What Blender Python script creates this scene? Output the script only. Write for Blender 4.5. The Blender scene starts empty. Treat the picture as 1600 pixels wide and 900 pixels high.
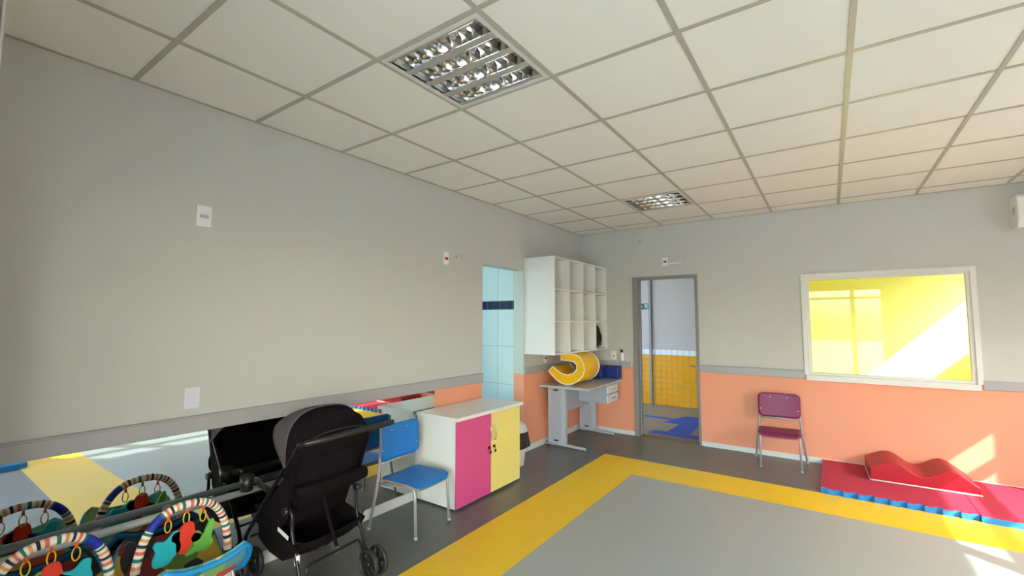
import bpy, bmesh, math, random
from mathutils import Vector, Matrix
random.seed(7)
S = bpy.context.scene
COL = S.collection
PI = math.pi

# ------------------------------------------------------------------ camera, world, sun, exposure
H = 2.767            # ceiling height
W = 5.60             # right wall
YF = -6.2            # front wall
cam_d = bpy.data.cameras.new('camera')
cam = bpy.data.objects.new('camera', cam_d); COL.objects.link(cam)
cam_d.sensor_fit = 'HORIZONTAL'; cam_d.sensor_width = 36.0
cam_d.lens = 702.803 / 1600 * 36.0
cam_d.clip_start = 0.02; cam_d.clip_end = 200
fw = Vector((-0.57370209, 0.81566476, 0.07454474)); rt = Vector((0.8179887, 0.57523317, 0.00113224)); up = rt.cross(fw)
cam.matrix_world = Matrix(((rt.x, up.x, -fw.x, 2.9417), (rt.y, up.y, -fw.y, -5.9234), (rt.z, up.z, -fw.z, 1.5029), (0, 0, 0, 1)))
S.camera = cam

world = bpy.data.worlds.new('sky_world'); S.world = world; world.use_nodes = True
wn = world.node_tree.nodes; wl = world.node_tree.links; wn.clear()
sky = wn.new('ShaderNodeTexSky'); sky.sky_type = 'NISHITA'; sky.sun_disc = False
sky.sun_elevation = math.radians(39); sky.sun_rotation = math.radians(123); sky.air_density = 1.0; sky.dust_density = 2.5; sky.ozone_density = 1.0
hs = wn.new('ShaderNodeHueSaturation'); hs.inputs['Saturation'].default_value = 1.0
bg = wn.new('ShaderNodeBackground'); bg.inputs['Strength'].default_value = 3.1
wo = wn.new('ShaderNodeOutputWorld')
wl.new(sky.outputs[0], hs.inputs['Color']); wl.new(hs.outputs[0], bg.inputs['Color']); wl.new(bg.outputs[0], wo.inputs[0])

sun_d = bpy.data.lights.new('sun', 'SUN'); sun_d.energy = 23.0; sun_d.angle = math.radians(0.6); sun_d.color = (0.86, 0.97, 1.0)
sun = bpy.data.objects.new('sun', sun_d); COL.objects.link(sun); sun.location = (12, -4, 9)
sun.rotation_euler = Vector((-1.0, 0.66, -0.98)).to_track_quat('-Z', 'Y').to_euler()

S.view_settings.view_transform = 'Standard'; S.view_settings.look = 'None'; S.view_settings.gamma = 1.0
S.view_settings.use_curve_mapping = False; S.view_settings.exposure = 0.24
S.render.film_transparent = False
cy = S.cycles
cy.max_bounces = 14; cy.diffuse_bounces = 8; cy.glossy_bounces = 6; cy.transmission_bounces = 6; cy.transparent_max_bounces = 12
cy.use_denoising = True; cy.sample_clamp_indirect = 6.0; cy.caustics_reflective = True; cy.caustics_refractive = False; cy.blur_glossy = 0.5

# ------------------------------------------------------------------ materials
def lin(c):
    r = []
    for v in c:
        v /= 255.0
        r.append(v / 12.92 if v <= 0.04045 else ((v + 0.055) / 1.055) ** 2.4)
    return (*r, 1.0)
def mat(name, rgb, rough=0.5, metal=0.0, noise=0.0, nscale=8.0, bump=0.0, bscale=200.0, spec=0.5, coat=0.0, emit=0.0):
    m = bpy.data.materials.new(name); m.use_nodes = True
    n = m.node_tree.nodes; l = m.node_tree.links; b = n['Principled BSDF']
    c = lin(rgb); b.inputs['Base Color'].default_value = c
    b.inputs['Roughness'].default_value = rough; b.inputs['Metallic'].default_value = metal
    b.inputs['Specular IOR Level'].default_value = spec
    b.inputs['Coat Weight'].default_value = coat
    tc = n.new('ShaderNodeTexCoord')
    if noise > 0:
        nt = n.new('ShaderNodeTexNoise'); nt.inputs['Scale'].default_value = nscale; nt.inputs['Detail'].default_value = 4
        mr = n.new('ShaderNodeMapRange'); mr.inputs[3].default_value = 1 - noise; mr.inputs[4].default_value = 1 + noise
        mx = n.new('ShaderNodeMix'); mx.data_type = 'RGBA'; mx.blend_type = 'MULTIPLY'; mx.inputs[0].default_value = 1
        mx.inputs[6].default_value = c
        l.new(tc.outputs['Object'], nt.inputs['Vector']); l.new(nt.outputs[0], mr.inputs[0]); l.new(mr.outputs[0], mx.inputs[7]); l.new(mx.outputs[2], b.inputs['Base Color'])
    if bump > 0:
        n2 = n.new('ShaderNodeTexNoise'); n2.inputs['Scale'].default_value = bscale; n2.inputs['Detail'].default_value = 3
        bp = n.new('ShaderNodeBump'); bp.inputs['Strength'].default_value = bump; bp.inputs['Distance'].default_value = 0.002
        l.new(tc.outputs['Object'], n2.inputs['Vector']); l.new(n2.outputs[0], bp.inputs['Height']); l.new(bp.outputs[0], b.inputs['Normal'])
    if emit > 0:
        b.inputs['Emission Color'].default_value = c; b.inputs['Emission Strength'].default_value = emit
    return m
def split_paint(name, z, low, high, rough=0.55):
    """wall paint that changes colour at height z (two real coats of paint)"""
    m = mat(name, high, rough, noise=0.0, bump=0.15, bscale=120)
    n = m.node_tree.nodes; l = m.node_tree.links; b = n['Principled BSDF']
    g = n.new('ShaderNodeNewGeometry'); sp = n.new('ShaderNodeSeparateXYZ'); ma = n.new('ShaderNodeMath'); ma.operation = 'GREATER_THAN'; ma.inputs[1].default_value = z
    mx = n.new('ShaderNodeMix'); mx.data_type = 'RGBA'; mx.inputs[6].default_value = lin(low); mx.inputs[7].default_value = lin(high)
    nt = n.new('ShaderNodeTexNoise'); nt.inputs['Scale'].default_value = 3; mr = n.new('ShaderNodeMapRange'); mr.inputs[3].default_value = .97; mr.inputs[4].default_value = 1.03
    m2 = n.new('ShaderNodeMix'); m2.data_type = 'RGBA'; m2.blend_type = 'MULTIPLY'; m2.inputs[0].default_value = 1
    l.new(g.outputs['Position'], sp.inputs[0]); l.new(sp.outputs['Z'], ma.inputs[0]); l.new(ma.outputs[0], mx.inputs[0])
    l.new(g.outputs['Position'], nt.inputs['Vector']); l.new(nt.outputs[0], mr.inputs[0]); l.new(mx.outputs[2], m2.inputs[6]); l.new(mr.outputs[0], m2.inputs[7]); l.new(m2.outputs[2], b.inputs['Base Color'])
    return m
def pane_mat(name, tint=(235, 245, 243), refl=0.08):
    m = bpy.data.materials.new(name); m.use_nodes = True; n = m.node_tree.nodes; l = m.node_tree.links; n.clear()
    t = n.new('ShaderNodeBsdfTransparent'); t.inputs[0].default_value = lin(tint)
    gl = n.new('ShaderNodeBsdfGlossy'); gl.inputs['Roughness'].default_value = 0.02
    fr = n.new('ShaderNodeLayerWeight'); fr.inputs[0].default_value = 0.25
    mr = n.new('ShaderNodeMapRange'); mr.inputs[3].default_value = refl; mr.inputs[4].default_value = 1.0
    mx = n.new('ShaderNodeMixShader'); o = n.new('ShaderNodeOutputMaterial')
    l.new(fr.outputs['Facing'], mr.inputs[0]); l.new(mr.outputs[0], mx.inputs[0]); l.new(t.outputs[0], mx.inputs[1]); l.new(gl.outputs[0], mx.inputs[2]); l.new(mx.outputs[0], o.inputs[0])
    return m
M = {}
M['wall'] = split_paint('wall_paint', 0.93, (236, 158, 126), (195, 195, 191))
M['jamb'] = split_paint('jamb_paint', 0.894, (242, 158, 122), (196, 204, 192))
M['ceil_tile'] = mat('mineral_ceiling_tile', (236, 236, 232), 0.85, noise=0.02, nscale=3, bump=0.3, bscale=260, spec=0.2)
M['tee'] = mat('painted_ceiling_tee', (176, 172, 162), 0.28, spec=0.6)
M['floor_dark'] = mat('charcoal_vinyl', (104, 104, 102), 0.38, noise=0.04, nscale=40)
M['floor_yellow'] = mat('yellow_vinyl', (240, 194, 30), 0.4, noise=0.03, nscale=30)
M['floor_grey'] = mat('light_grey_vinyl', (164, 165, 160), 0.38, noise=0.03, nscale=50)
M['white'] = mat('white_laminate', (232, 232, 228), 0.35, noise=0.01)
M['white_trim'] = mat('white_trim_paint', (222, 222, 220), 0.45)
M['rail'] = mat('grey_rail_laminate', (168, 167, 170), 0.42, noise=0.02, nscale=20)
M['door_grey'] = mat('grey_frame_enamel', (140, 138, 136), 0.4)
M['mirror'] = mat('mirror_silver', (200, 206, 204), 0.02, metal=1.0)
M['steel'] = mat('brushed_steel', (190, 192, 196), 0.3, metal=0.9)
M['alu'] = mat('aluminium_grey_paint', (176, 180, 186), 0.35, metal=0.35)
M['reflector'] = mat('bright_aluminium_reflector', (225, 225, 222), 0.17, metal=1.0)
M['tube_glass'] = mat('fluorescent_tube_glass', (235, 236, 232), 0.25)
M['housing'] = mat('white_luminaire_enamel', (214, 214, 212), 0.4)
M['spacer'] = mat('grey_luminaire_spacer', (170, 168, 164), 0.4)
M['pink'] = mat('pink_laminate', (214, 80, 140), 0.4)
M['pale_yellow'] = mat('pale_yellow_laminate', (238, 220, 130), 0.4)
M['black_plastic'] = mat('black_plastic', (28, 28, 29), 0.4)
M['black_tube'] = mat('black_powder_coat', (24, 24, 26), 0.3, metal=0.3)
M['black_cloth'] = mat('black_canvas', (22, 16, 21), 0.95, spec=0.1, noise=0.15, nscale=12, bump=0.5, bscale=400)
M['grey_cloth'] = mat('grey_canvas', (86, 80, 86), 0.95, spec=0.2, noise=0.06, nscale=12, bump=0.4, bscale=400)
M['blue_ply'] = mat('blue_laminate_plywood', (0, 116, 200), 0.45)
M['ply_edge'] = mat('plywood_edge', (176, 132, 92), 0.6)
M['magenta_ply'] = mat('magenta_laminate_plywood', (126, 26, 80), 0.4)
M['desk_top'] = mat('grey_speckled_laminate', (186, 186, 190), 0.35, noise=0.03, nscale=60)
M['desk_metal'] = mat('grey_desk_enamel', (176, 182, 194), 0.4)
M['desk_panel'] = mat('grey_desk_panel', (168, 172, 186), 0.5)
M['yellow_vinyl'] = mat('yellow_padded_vinyl', (246, 190, 8), 0.42, noise=0.03, nscale=20, bump=0.15, bscale=30)
M['navy_vinyl'] = mat('navy_padded_vinyl', (22, 44, 120), 0.45, bump=0.15, bscale=30)
M['red_vinyl'] = mat('red_padded_vinyl', (168, 6, 32), 0.42, bump=0.12, bscale=25)
M['piping'] = mat('white_piping', (240, 232, 226), 0.5)
M['mat_red'] = mat('red_eva_foam', (182, 42, 70), 0.75, noise=0.03, nscale=30, bump=0.5, bscale=500)
M['mat_blue'] = mat('blue_eva_foam', (36, 128, 200), 0.75, bump=0.4, bscale=500)
M['teal_tile'] = mat('pale_teal_glazed_tile', (204, 222, 216), 0.2, noise=0.02, nscale=4)
M['teal_paint'] = mat('pale_teal_paint', (180, 214, 214), 0.5)
M['navy_tile'] = mat('navy_glazed_tile', (18, 20, 62), 0.15)
M['grout'] = mat('tile_grout', (140, 160, 158), 0.8)
M['mustard_tile'] = mat('mustard_glazed_tile', (226, 156, 8), 0.25, noise=0.05, nscale=9)
M['white_tile'] = mat('white_glazed_tile', (224, 230, 230), 0.25)
M['grout_hall'] = mat('hall_grout', (176, 160, 120), 0.8)
M['hall_paint'] = mat('hall_grey_paint', (178, 171, 161), 0.5)
M['hall_floor'] = mat('hall_tan_vinyl', (146, 132, 104), 0.7, noise=0.04, nscale=20)
M['hall_blue'] = mat('hall_blue_vinyl', (40, 78, 160), 0.7, noise=0.05, nscale=30)
M['room_yellow'] = mat('soft_yellow_paint', (240, 236, 150), 0.6)
M['threshold'] = mat('brown_stone_threshold', (116, 96, 70), 0.5, noise=0.1, nscale=30)
M['sign_green'] = mat('sign_green', (6, 74, 52), 0.5)
M['sign_white'] = mat('sign_white', (225, 240, 230), 0.5)
M['plate'] = mat('white_switch_plate', (236, 236, 240), 0.35)
M['plate_blank'] = mat('blank_plate_paint', (214, 216, 232), 0.4)
M['socket_dark'] = mat('socket_dark', (70, 68, 70), 0.5)
M['red_button'] = mat('red_rocker', (150, 20, 30), 0.4)
M['beige_lamp'] = mat('beige_plastic', (214, 208, 196), 0.5)
M['glass'] = pane_mat('clear_pane', (238, 244, 242))
M['glass_int'] = pane_mat('interior_pane', (244, 246, 240), 0.045)
M['concrete'] = mat('pale_concrete', (190, 190, 186), 0.8, noise=0.05, nscale=2)
M['roof'] = mat('roof_slab', (170, 168, 164), 0.8)
M['wheel'] = mat('black_tyre', (34, 34, 36), 0.55)
M['tag_white'] = mat('white_tag', (220, 224, 230), 0.5)
M['bar'] = mat('grey_lacquered_bar', (168, 172, 175), 0.35)
M['orange'] = mat('orange_plastic', (250, 92, 24), 0.4)
M['ring_yellow'] = mat('yellow_plastic_ring', (226, 188, 24), 0.35)
M['toy_teal'] = mat('teal_plush', (24, 172, 186), 0.7)
M['toy_red'] = mat('red_plush', (222, 56, 34), 0.7)
M['toy_green'] = mat('green_plush', (104, 178, 70), 0.7)
M['sling_blue'] = mat('blue_binding', (16, 132, 196), 0.45)
M['sleeve_blue'] = mat('royal_blue_sleeve', (18, 44, 158), 0.6)
M['bag'] = mat('dark_bag_fabric', (24, 24, 26), 0.9, noise=0.2, nscale=30, bump=0.5, bscale=60)
M['bin_white'] = mat('white_bin_plastic', (226, 228, 232), 0.4)
M['bag_black'] = mat('black_bin_liner', (40, 38, 36), 0.45, bump=0.5, bscale=40)
M['metal_dark'] = mat('dark_key_metal', (40, 36, 34), 0.4, metal=0.6)
STRIPES = [mat('stripe_' + n, c, 0.8) for n, c in [('white', (238, 232, 224)), ('coral', (224, 108, 96)), ('cream', (232, 216, 190)), ('navy', (40, 34, 66)),
           ('ivory', (238, 228, 214)), ('orange', (228, 156, 104)), ('pale', (236, 232, 226)), ('green', (48, 112, 98))]]
def print_mat(name, cols, scale, dark=1.0):
    m = mat(name, (200, 200, 200), 0.8)
    n = m.node_tree.nodes; l = m.node_tree.links; b = n['Principled BSDF']
    tc = n.new('ShaderNodeTexCoord'); nz = n.new('ShaderNodeTexNoise'); nz.inputs['Scale'].default_value = 9
    ad = n.new('ShaderNodeMixRGB'); ad.blend_type = 'ADD'; ad.inputs[0].default_value = 0.12
    v = n.new('ShaderNodeTexVoronoi'); v.inputs['Scale'].default_value = scale
    sp = n.new('ShaderNodeSeparateColor'); cr = n.new('ShaderNodeValToRGB'); cr.color_ramp.interpolation = 'CONSTANT'
    e = cr.color_ramp.elements
    while len(e) < len(cols): e.new(0.5)
    for i, c in enumerate(cols):
        e[i].position = i / len(cols); e[i].color = lin(c)
    l.new(tc.outputs['Object'], nz.inputs['Vector']); l.new(tc.outputs['Object'], ad.inputs[1]); l.new(nz.outputs['Color'], ad.inputs[2])
    l.new(ad.outputs[0], v.inputs['Vector']); l.new(v.outputs['Color'], sp.inputs[0]); l.new(sp.outputs[0], cr.inputs[0]); l.new(cr.outputs[0], b.inputs['Base Color'])
    return m
M['print'] = print_mat('jungle_print', [(78, 148, 92), (96, 158, 176), (206, 84, 66), (70, 120, 150), (214, 186, 142), (62, 128, 74), (98, 160, 180), (128, 176, 108)], 11)
M['print_head'] = print_mat('dark_jungle_print', [(34, 34, 40), (186, 158, 56), (120, 36, 32), (44, 42, 44), (100, 130, 60), (36, 40, 62)], 9)

# ------------------------------------------------------------------ mesh helpers
def box(bm, x0, x1, y0, y1, z0, z1, mi=0, bev=0.0):
    vs = [bm.verts.new((x, y, z)) for x in (x0, x1) for y in (y0, y1) for z in (z0, z1)]
    fs = [(0, 1, 3, 2), (4, 6, 7, 5), (0, 4, 5, 1), (2, 3, 7, 6), (0, 2, 6, 4), (1, 5, 7, 3)]
    out = []
    for f in fs:
        q = bm.faces.new([vs[i] for i in f]); q.material_index = mi; out.append(q)
    if bev > 0:
        es = list({e for f in out for e in f.edges})
        bmesh.ops.bevel(bm, geom=es, offset=bev, segments=2, profile=0.6, affect='EDGES', clamp_overlap=True)
def frames(pts, closed=False):
    pts = [Vector(p) for p in pts]; n = len(pts); out = []
    for i, p in enumerate(pts):
        a = pts[i - 1] if (i > 0 or closed) else p; b = pts[(i + 1) % n] if (i < n - 1 or closed) else p
        t = (b - a); t = t.normalized() if t.length > 1e-9 else Vector((0, 0, 1)); out.append((p, t))
    t0 = out[0][1]; r = t0.cross(Vector((0, 0, 1)))
    if r.length < 1e-3: r = t0.cross(Vector((0, 1, 0)))
    r.normalize(); res = []
    for p, t in out:
        r = (r - t * r.dot(t)).normalized(); res.append((p, r, t.cross(r)))
    return res
def tube(bm, pts, rad, n=10, closed=False, mf=None, ry=None):
    fr = frames(pts, closed); rings = []
    for i, (p, a, b) in enumerate(fr):
        r = rad[i] if isinstance(rad, (list, tuple)) else rad
        r2 = r if ry is None else ry
        rings.append([bm.verts.new(p + a * (r * math.cos(2 * PI * k / n)) + b * (r2 * math.sin(2 * PI * k / n))) for k in range(n)])
    m = len(rings); rng = range(m) if closed else range(m - 1)
    for i in rng:
        A = rings[i]; B = rings[(i + 1) % m]
        for k in range(n):
            f = bm.faces.new((A[k], A[(k + 1) % n], B[(k + 1) % n], B[k])); f.smooth = True
            if mf: f.material_index = mf(i)
    if not closed:
        bm.faces.new(rings[0][::-1]); bm.faces.new(rings[-1])
def curve(pts, k=8, closed=False):
    P = [Vector(p) for p in pts]; n = len(P); out = []
    g = lambda i: P[i % n] if closed else P[max(0, min(n - 1, i))]
    for i in range(n if closed else n - 1):
        a, b, c, d = g(i - 1), g(i), g(i + 1), g(i + 2)
        for j in range(k):
            t = j / k
            out.append(0.5 * ((2 * b) + (c - a) * t + (2 * a - 5 * b + 4 * c - d) * t * t + (3 * b - a - 3 * c + d) * t ** 3))
    if not closed: out.append(P[-1])
    return out
def fillet(pts, r, k=6):
    P = [Vector(p) for p in pts]; out = [P[0]]
    for i in range(1, len(P) - 1):
        a, b, c = P[i - 1], P[i], P[i + 1]; u = (a - b); v = (c - b); rr = min(r, u.length * .49, v.length * .49)
        s = b + u.normalized() * rr; e = b + v.normalized() * rr
        for j in range(k + 1):
            t = j / k; out.append(s * (1 - t) ** 2 + b * (2 * t * (1 - t)) + e * t * t)
    out.append(P[-1]); return out
def prism(bm, poly, d0, d1, axis='y', mi=0, smooth=False):
    """poly: 2-D outline (ccw or cw) in the plane normal to axis, extruded d0..d1"""
    def P(a, b, d):
        return (a, d, b) if axis == 'y' else ((d, a, b) if axis == 'x' else (a, b, d))
    A = [bm.verts.new(P(a, b, d0)) for a, b in poly]; B = [bm.verts.new(P(a, b, d1)) for a, b in poly]; n = len(poly)
    f0 = bm.faces.new(A); f1 = bm.faces.new(B[::-1]); f0.material_index = mi; f1.material_index = mi
    for i in range(n):
        f = bm.faces.new((A[i], B[i], B[(i + 1) % n], A[(i + 1) % n])); f.material_index = mi; f.smooth = smooth
def sheet(bm, fn, nu, nv, mi=0):
    V = [[bm.verts.new(fn(u / nu, v / nv)) for v in range(nv + 1)] for u in range(nu + 1)]
    for i in range(nu):
        for j in range(nv):
            f = bm.faces.new((V[i][j], V[i + 1][j], V[i + 1][j + 1], V[i][j + 1])); f.smooth = True; f.material_index = mi
def disc(bm, c, axis, r, h, n=24, r2=None, mi=0):
    c = Vector(c); a = Vector(axis).normalized(); u = a.orthogonal().normalized(); v = a.cross(u); r2 = r if r2 is None else r2
    A = [bm.verts.new(c + (u * math.cos(2 * PI * k / n) + v * math.sin(2 * PI * k / n)) * r) for k in range(n)]
    B = [bm.verts.new(c + a * h + (u * math.cos(2 * PI * k / n) + v * math.sin(2 * PI * k / n)) * r2) for k in range(n)]
    bm.faces.new(A[::-1]).material_index = mi; bm.faces.new(B).material_index = mi
    for k in range(n):
        f = bm.faces.new((A[k], A[(k + 1) % n], B[(k + 1) % n], B[k])); f.smooth = True; f.material_index = mi
def obj(name, bm, m, parent=None, bev=0.0, solid=0.0, sub=0, loc=None, flat=False):
    bmesh.ops.recalc_face_normals(bm, faces=bm.faces)
    me = bpy.data.meshes.new(name); bm.to_mesh(me); bm.free()
    for x in (m if isinstance(m, (list, tuple)) else [m]): me.materials.append(x)
    o = bpy.data.objects.new(name, me); COL.objects.link(o)
    if parent: o.parent = parent
    if loc: o.location = loc
    if solid: s = o.modifiers.new('thickness', 'SOLIDIFY'); s.thickness = solid; s.offset = 0
    if sub: s = o.modifiers.new('smooth', 'SUBSURF'); s.levels = sub; s.render_levels = sub
    if bev: s = o.modifiers.new('bevel', 'BEVEL'); s.width = bev; s.segments = 2; s.limit_method = 'ANGLE'; s.angle_limit = math.radians(50)
    return o
def bx(name, m, parent, x0, x1, y0, y1, z0, z1, bev=0.0, **k):
    bm = bmesh.new(); box(bm, x0, x1, y0, y1, z0, z1, bev=bev); return obj(name, bm, m, parent, **k)
def tb(name, m, parent, pts, r, n=10, **k):
    bm = bmesh.new(); tube(bm, pts, r, n, **k); return obj(name, bm, m, parent)
def thing(name, label, cat, loc=(0, 0, 0), rotz=0, group=None):
    o = bpy.data.objects.new(name, None); COL.objects.link(o); o.empty_display_size = 0.1
    o.location = loc; o.rotation_euler = (0, 0, rotz); tag(o, label, cat, group); return o
def tag(o, label, cat, group=None):
    o['label'] = label; o['category'] = cat
    if group: o['group'] = group
    return o
def struct(name, bm=None, m=None, parent=None, **k):
    if bm is None:
        o = bpy.data.objects.new(name, None); COL.objects.link(o); o.empty_display_size = 0.1
    else: o = obj(name, bm, m, parent, **k)
    o['kind'] = 'structure'; return o
def sbox(name, m, *b, parent=None, **k):
    bm = bmesh.new(); box(bm, *b); return struct(name, bm, m, parent, **k)
def copy_part(src, parent, loc, rot=None):
    c = src.copy(); COL.objects.link(c); c.parent = parent; c.location = loc
    if rot: c.rotation_euler = rot
    return c

# ------------------------------------------------------------------ floor
fl = struct('floor')
X0, X1, X2, X3 = 0.785, 1.285, W - 1.285, W - 0.785
Y0, Y1, Y2, Y3 = -1.005, -1.505, -4.455, -4.955
def fpiece(name, m, poly):
    bm = bmesh.new(); prism(bm, poly, -0.03, 0.0, 'z'); return obj(name, bm, m, fl)
fpiece('border_strip', M['floor_dark'], [(0, 0), (X0, Y0), (X0, Y3), (0, YF)])
fpiece('border_strip', M['floor_dark'], [(0, 0), (W, 0), (X3, Y0), (X0, Y0)])
fpiece('border_strip', M['floor_dark'], [(W, 0), (W, YF), (X3, Y3), (X3, Y0)])
fpiece('border_strip', M['floor_dark'], [(0, YF), (X0, Y3), (X3, Y3), (W, YF)])
fpiece('yellow_band', M['floor_yellow'], [(X0, Y0), (X1, Y0), (X1, Y3), (X0, Y3)])
fpiece('yellow_band', M['floor_yellow'], [(X1, Y0), (X2, Y0), (X2, Y1), (X1, Y1)])
fpiece('yellow_band', M['floor_yellow'], [(X2, Y0), (X3, Y0), (X3, Y3), (X2, Y3)])
fpiece('yellow_band', M['floor_yellow'], [(X1, Y2), (X2, Y2), (X2, Y3), (X1, Y3)])
fpiece('grey_field', M['floor_grey'], [(X1, Y1), (X2, Y1), (X2, Y2), (X1, Y2)])

# ------------------------------------------------------------------ walls
def wall_with_hole(name, m, axis, c0, c1, a0, a1, z0, z1, holes):
    """solid wall slab with rectangular openings; axis 'x' = slab normal to x, a runs along y"""
    bm = bmesh.new(); xs = sorted({a0, a1, *[h[0] for h in holes], *[h[1] for h in holes]}); zs = sorted({z0, z1, *[h[2] for h in holes], *[h[3] for h in holes]})
    nx, nz = len(xs), len(zs)
    def solid(i, j):
        if not (0 <= i < nx - 1 and 0 <= j < nz - 1): return False
        cx, cz = (xs[i] + xs[i + 1]) / 2, (zs[j] + zs[j + 1]) / 2
        return not any(h[0] < cx < h[1] and h[2] < cz < h[3] for h in holes)
    cache = {}
    def V(i, j, s):
        if (i, j, s) not in cache:
            c = c1 if s else c0
            cache[(i, j, s)] = bm.verts.new((c, xs[i], zs[j]) if axis == 'x' else (xs[i], c, zs[j]))
        return cache[(i, j, s)]
    for i in range(nx - 1):
        for j in range(nz - 1):
            if not solid(i, j): continue
            for s in (0, 1): bm.faces.new([V(i, j, s), V(i + 1, j, s), V(i + 1, j + 1, s), V(i, j + 1, s)])
            for di, dj, e in ((-1, 0, ((i, j), (i, j + 1))), (1, 0, ((i + 1, j), (i + 1, j + 1))), (0, -1, ((i, j), (i + 1, j))), (0, 1, ((i, j + 1), (i + 1, j + 1)))):
                if not solid(i + di, j + dj):
                    (p, q), (r, s2) = e; bm.faces.new([V(p, q, 0), V(r, s2, 0), V(r, s2, 1), V(p, q, 1)])
    return struct(name, bm, m)
OP0, OP1, OPH = -2.275, -1.50, 2.11
wl_ = wall_with_hole('wall_left', M['wall'], 'x', -0.14, 0.0, YF - .15, 0.0, 0.0, H + .1, [(OP0, OP1, 0.0, OPH)])
bx('opening_jamb', M['jamb'], wl_, -0.14, 0.002, OP1 - 0.004, OP1 + 0.0, 0.0, OPH)
wb = wall_with_hole('wall_back', M['wall'], 'y', 0.0, 0.15, -0.14, W + 0.15, 0.0, H + .1, [(0.80, 1.60, 0.0, 2.08), (2.74, 4.045, 0.92, 1.99)])
wr = wall_with_hole('wall_right', M['wall'], 'x', W, W + 0.15, YF - .15, 0.0, 0.0, H + .1, [(-2.98, -0.98, 0.95, 2.1), (-5.08, -3.05, 0.95, 2.1), (-5.75, -5.15, 0.95, 2.1)])
wf = wall_with_hole('wall_front', M['wall'], 'y', YF - 0.15, YF, 0.0, W, 0.0, H + .1, [(1.5, 3.9, 0.0, 2.25)])

# ------------------------------------------------------------------ ceiling
ce = struct('ceiling')
sl = bx('slab', M['roof'], ce, -0.1, W, YF, 0.0, H + 0.1, H + 0.25)
XL = [0.0] + [0.575 + 0.625 * i for i in range(9)]
XL = [x for x in XL if x < W - .05] + [W]
YR = [0.0] + [-(0.271 + 0.6165 * i) for i in range(10)]
YR = [y for y in YR if y > YF + .05] + [YF]
LUM = {(2, 7), (2, 2)}
LUM_CELLS = [(1.2, 1.825, YR[8], YR[7]), (1.2, 1.825, YR[3], YR[2])]
tile_cache = {}
g = 0.012
for i in range(len(XL) - 1):
    for j in range(len(YR) - 1):
        if (i, j) in LUM: continue
        w = XL[i + 1] - XL[i]; d = YR[j] - YR[j + 1]; key = (round(w, 3), round(d, 3))
        c = ((XL[i] + XL[i + 1]) / 2, (YR[j] + YR[j + 1]) / 2, H + 0.004)
        if key not in tile_cache:
            bm = bmesh.new(); box(bm, -w / 2 + .004, w / 2 - .004, -d / 2 + .004, d / 2 - .004, 0, 0.015)
            tile_cache[key] = obj('ceiling_tile', bm, M['ceil_tile'], ce, loc=c)
        else: copy_part(tile_cache[key], ce, c)
for x in XL[1:-1]:
    bx('main_tee', M['tee'], ce, x - g, x + g, YF + .012, -.012, H - 0.001, H + 0.003)
cr = {}
for y in YR[1:-1]:
    for i in range(len(XL) - 1):
        w = round(XL[i + 1] - XL[i], 3); c = ((XL[i] + XL[i + 1]) / 2, y, H)
        if w not in cr:
            bm = bmesh.new(); box(bm, -w / 2 + g, w / 2 - g, -g, g, -0.0005, 0.003); cr[w] = obj('cross_tee', bm, M['tee'], ce, loc=c)
        else: copy_part(cr[w], ce, c)
bx('wall_angle', M['tee'], ce, 0.0, 0.018, YF, 0, H - 0.001, H + 0.003)
bx('wall_angle', M['tee'], ce, 0.018, W, -0.018, 0, H - 0.001, H + 0.003)

# ------------------------------------------------------------------ baseboards, rails
for nm, b in (('baseboard_left', (0, 0.012, -6.2, OP0, 0, 0.075)), ('baseboard_left', (0, 0.012, OP1, 0, 0, 0.07)),
              ('baseboard_back', (0.012, 0.776, -0.012, 0, 0, 0.055)), ('baseboard_back', (1.612, W, -0.012, 0, 0, 0.055)), ('baseboard_right', (W - .012, W, YF, -.012, 0, .055))):
    sbox(nm, M['white_trim'], *b, bev=0.002)
def rail(x0, x1, y0, y1, name):
    r = sbox(name, M['rail'], x0, x1, y0, y1, 0.885, 0.968, bev=0.004)
    return r
r1 = rail(0, 0.02, -6.2, OP0, 'trim_1'); r2 = rail(0, 0.02, OP1, -0.0, 'trim_2')
r3 = rail(0.02, 0.745, -0.02, 0, 'trim_3'); r4 = rail(1.625, 2.70, -0.02, 0, 'trim_4'); r5 = rail(4.075, W, -0.02, 0, 'trim_5'); r6 = rail(W - .02, W, YF, -.02, 'trim_6')
bx('top_lip', M['rail'], r1, 0.0, 0.027, -6.2, OP0, 0.968, 0.976, bev=.002)
bx('top_lip', M['rail'], r4, 1.625, 2.70, -0.027, 0, 0.968, 0.976, bev=.002)
bx('end_cap', M['white_trim'], r3, 0.745, 0.752, -0.022, 0, 0.89, 0.972)
# hooks on the short rail past the opening
for y in (-1.36, -1.17, -0.99):
    t = thing('coat_hook', {-1.36: 'oval grey coat hook on wall rail, nearest the doorway', -1.17: 'middle oval grey coat hook on the rail under the cubby shelf', -0.99: 'oval grey coat hook on rail, closest to the yellow cushion'}[y], 'hook', (0.02, y, 0.925))
    bm = bmesh.new(); pts = [(math.cos(a) * .052, math.sin(a) * .026) for a in [2 * PI * k / 24 for k in range(24)]]
    prism(bm, pts, 0.0, 0.006, 'x'); obj('back_plate', bm, M['rail'], t, bev=.002)
    tb('hook_arm', M['alu'], t, curve([(0.004, 0, .01), (.03, 0, .0), (.04, 0, -.012), (.035, 0, -.018)], 5), .006, 8)

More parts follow.
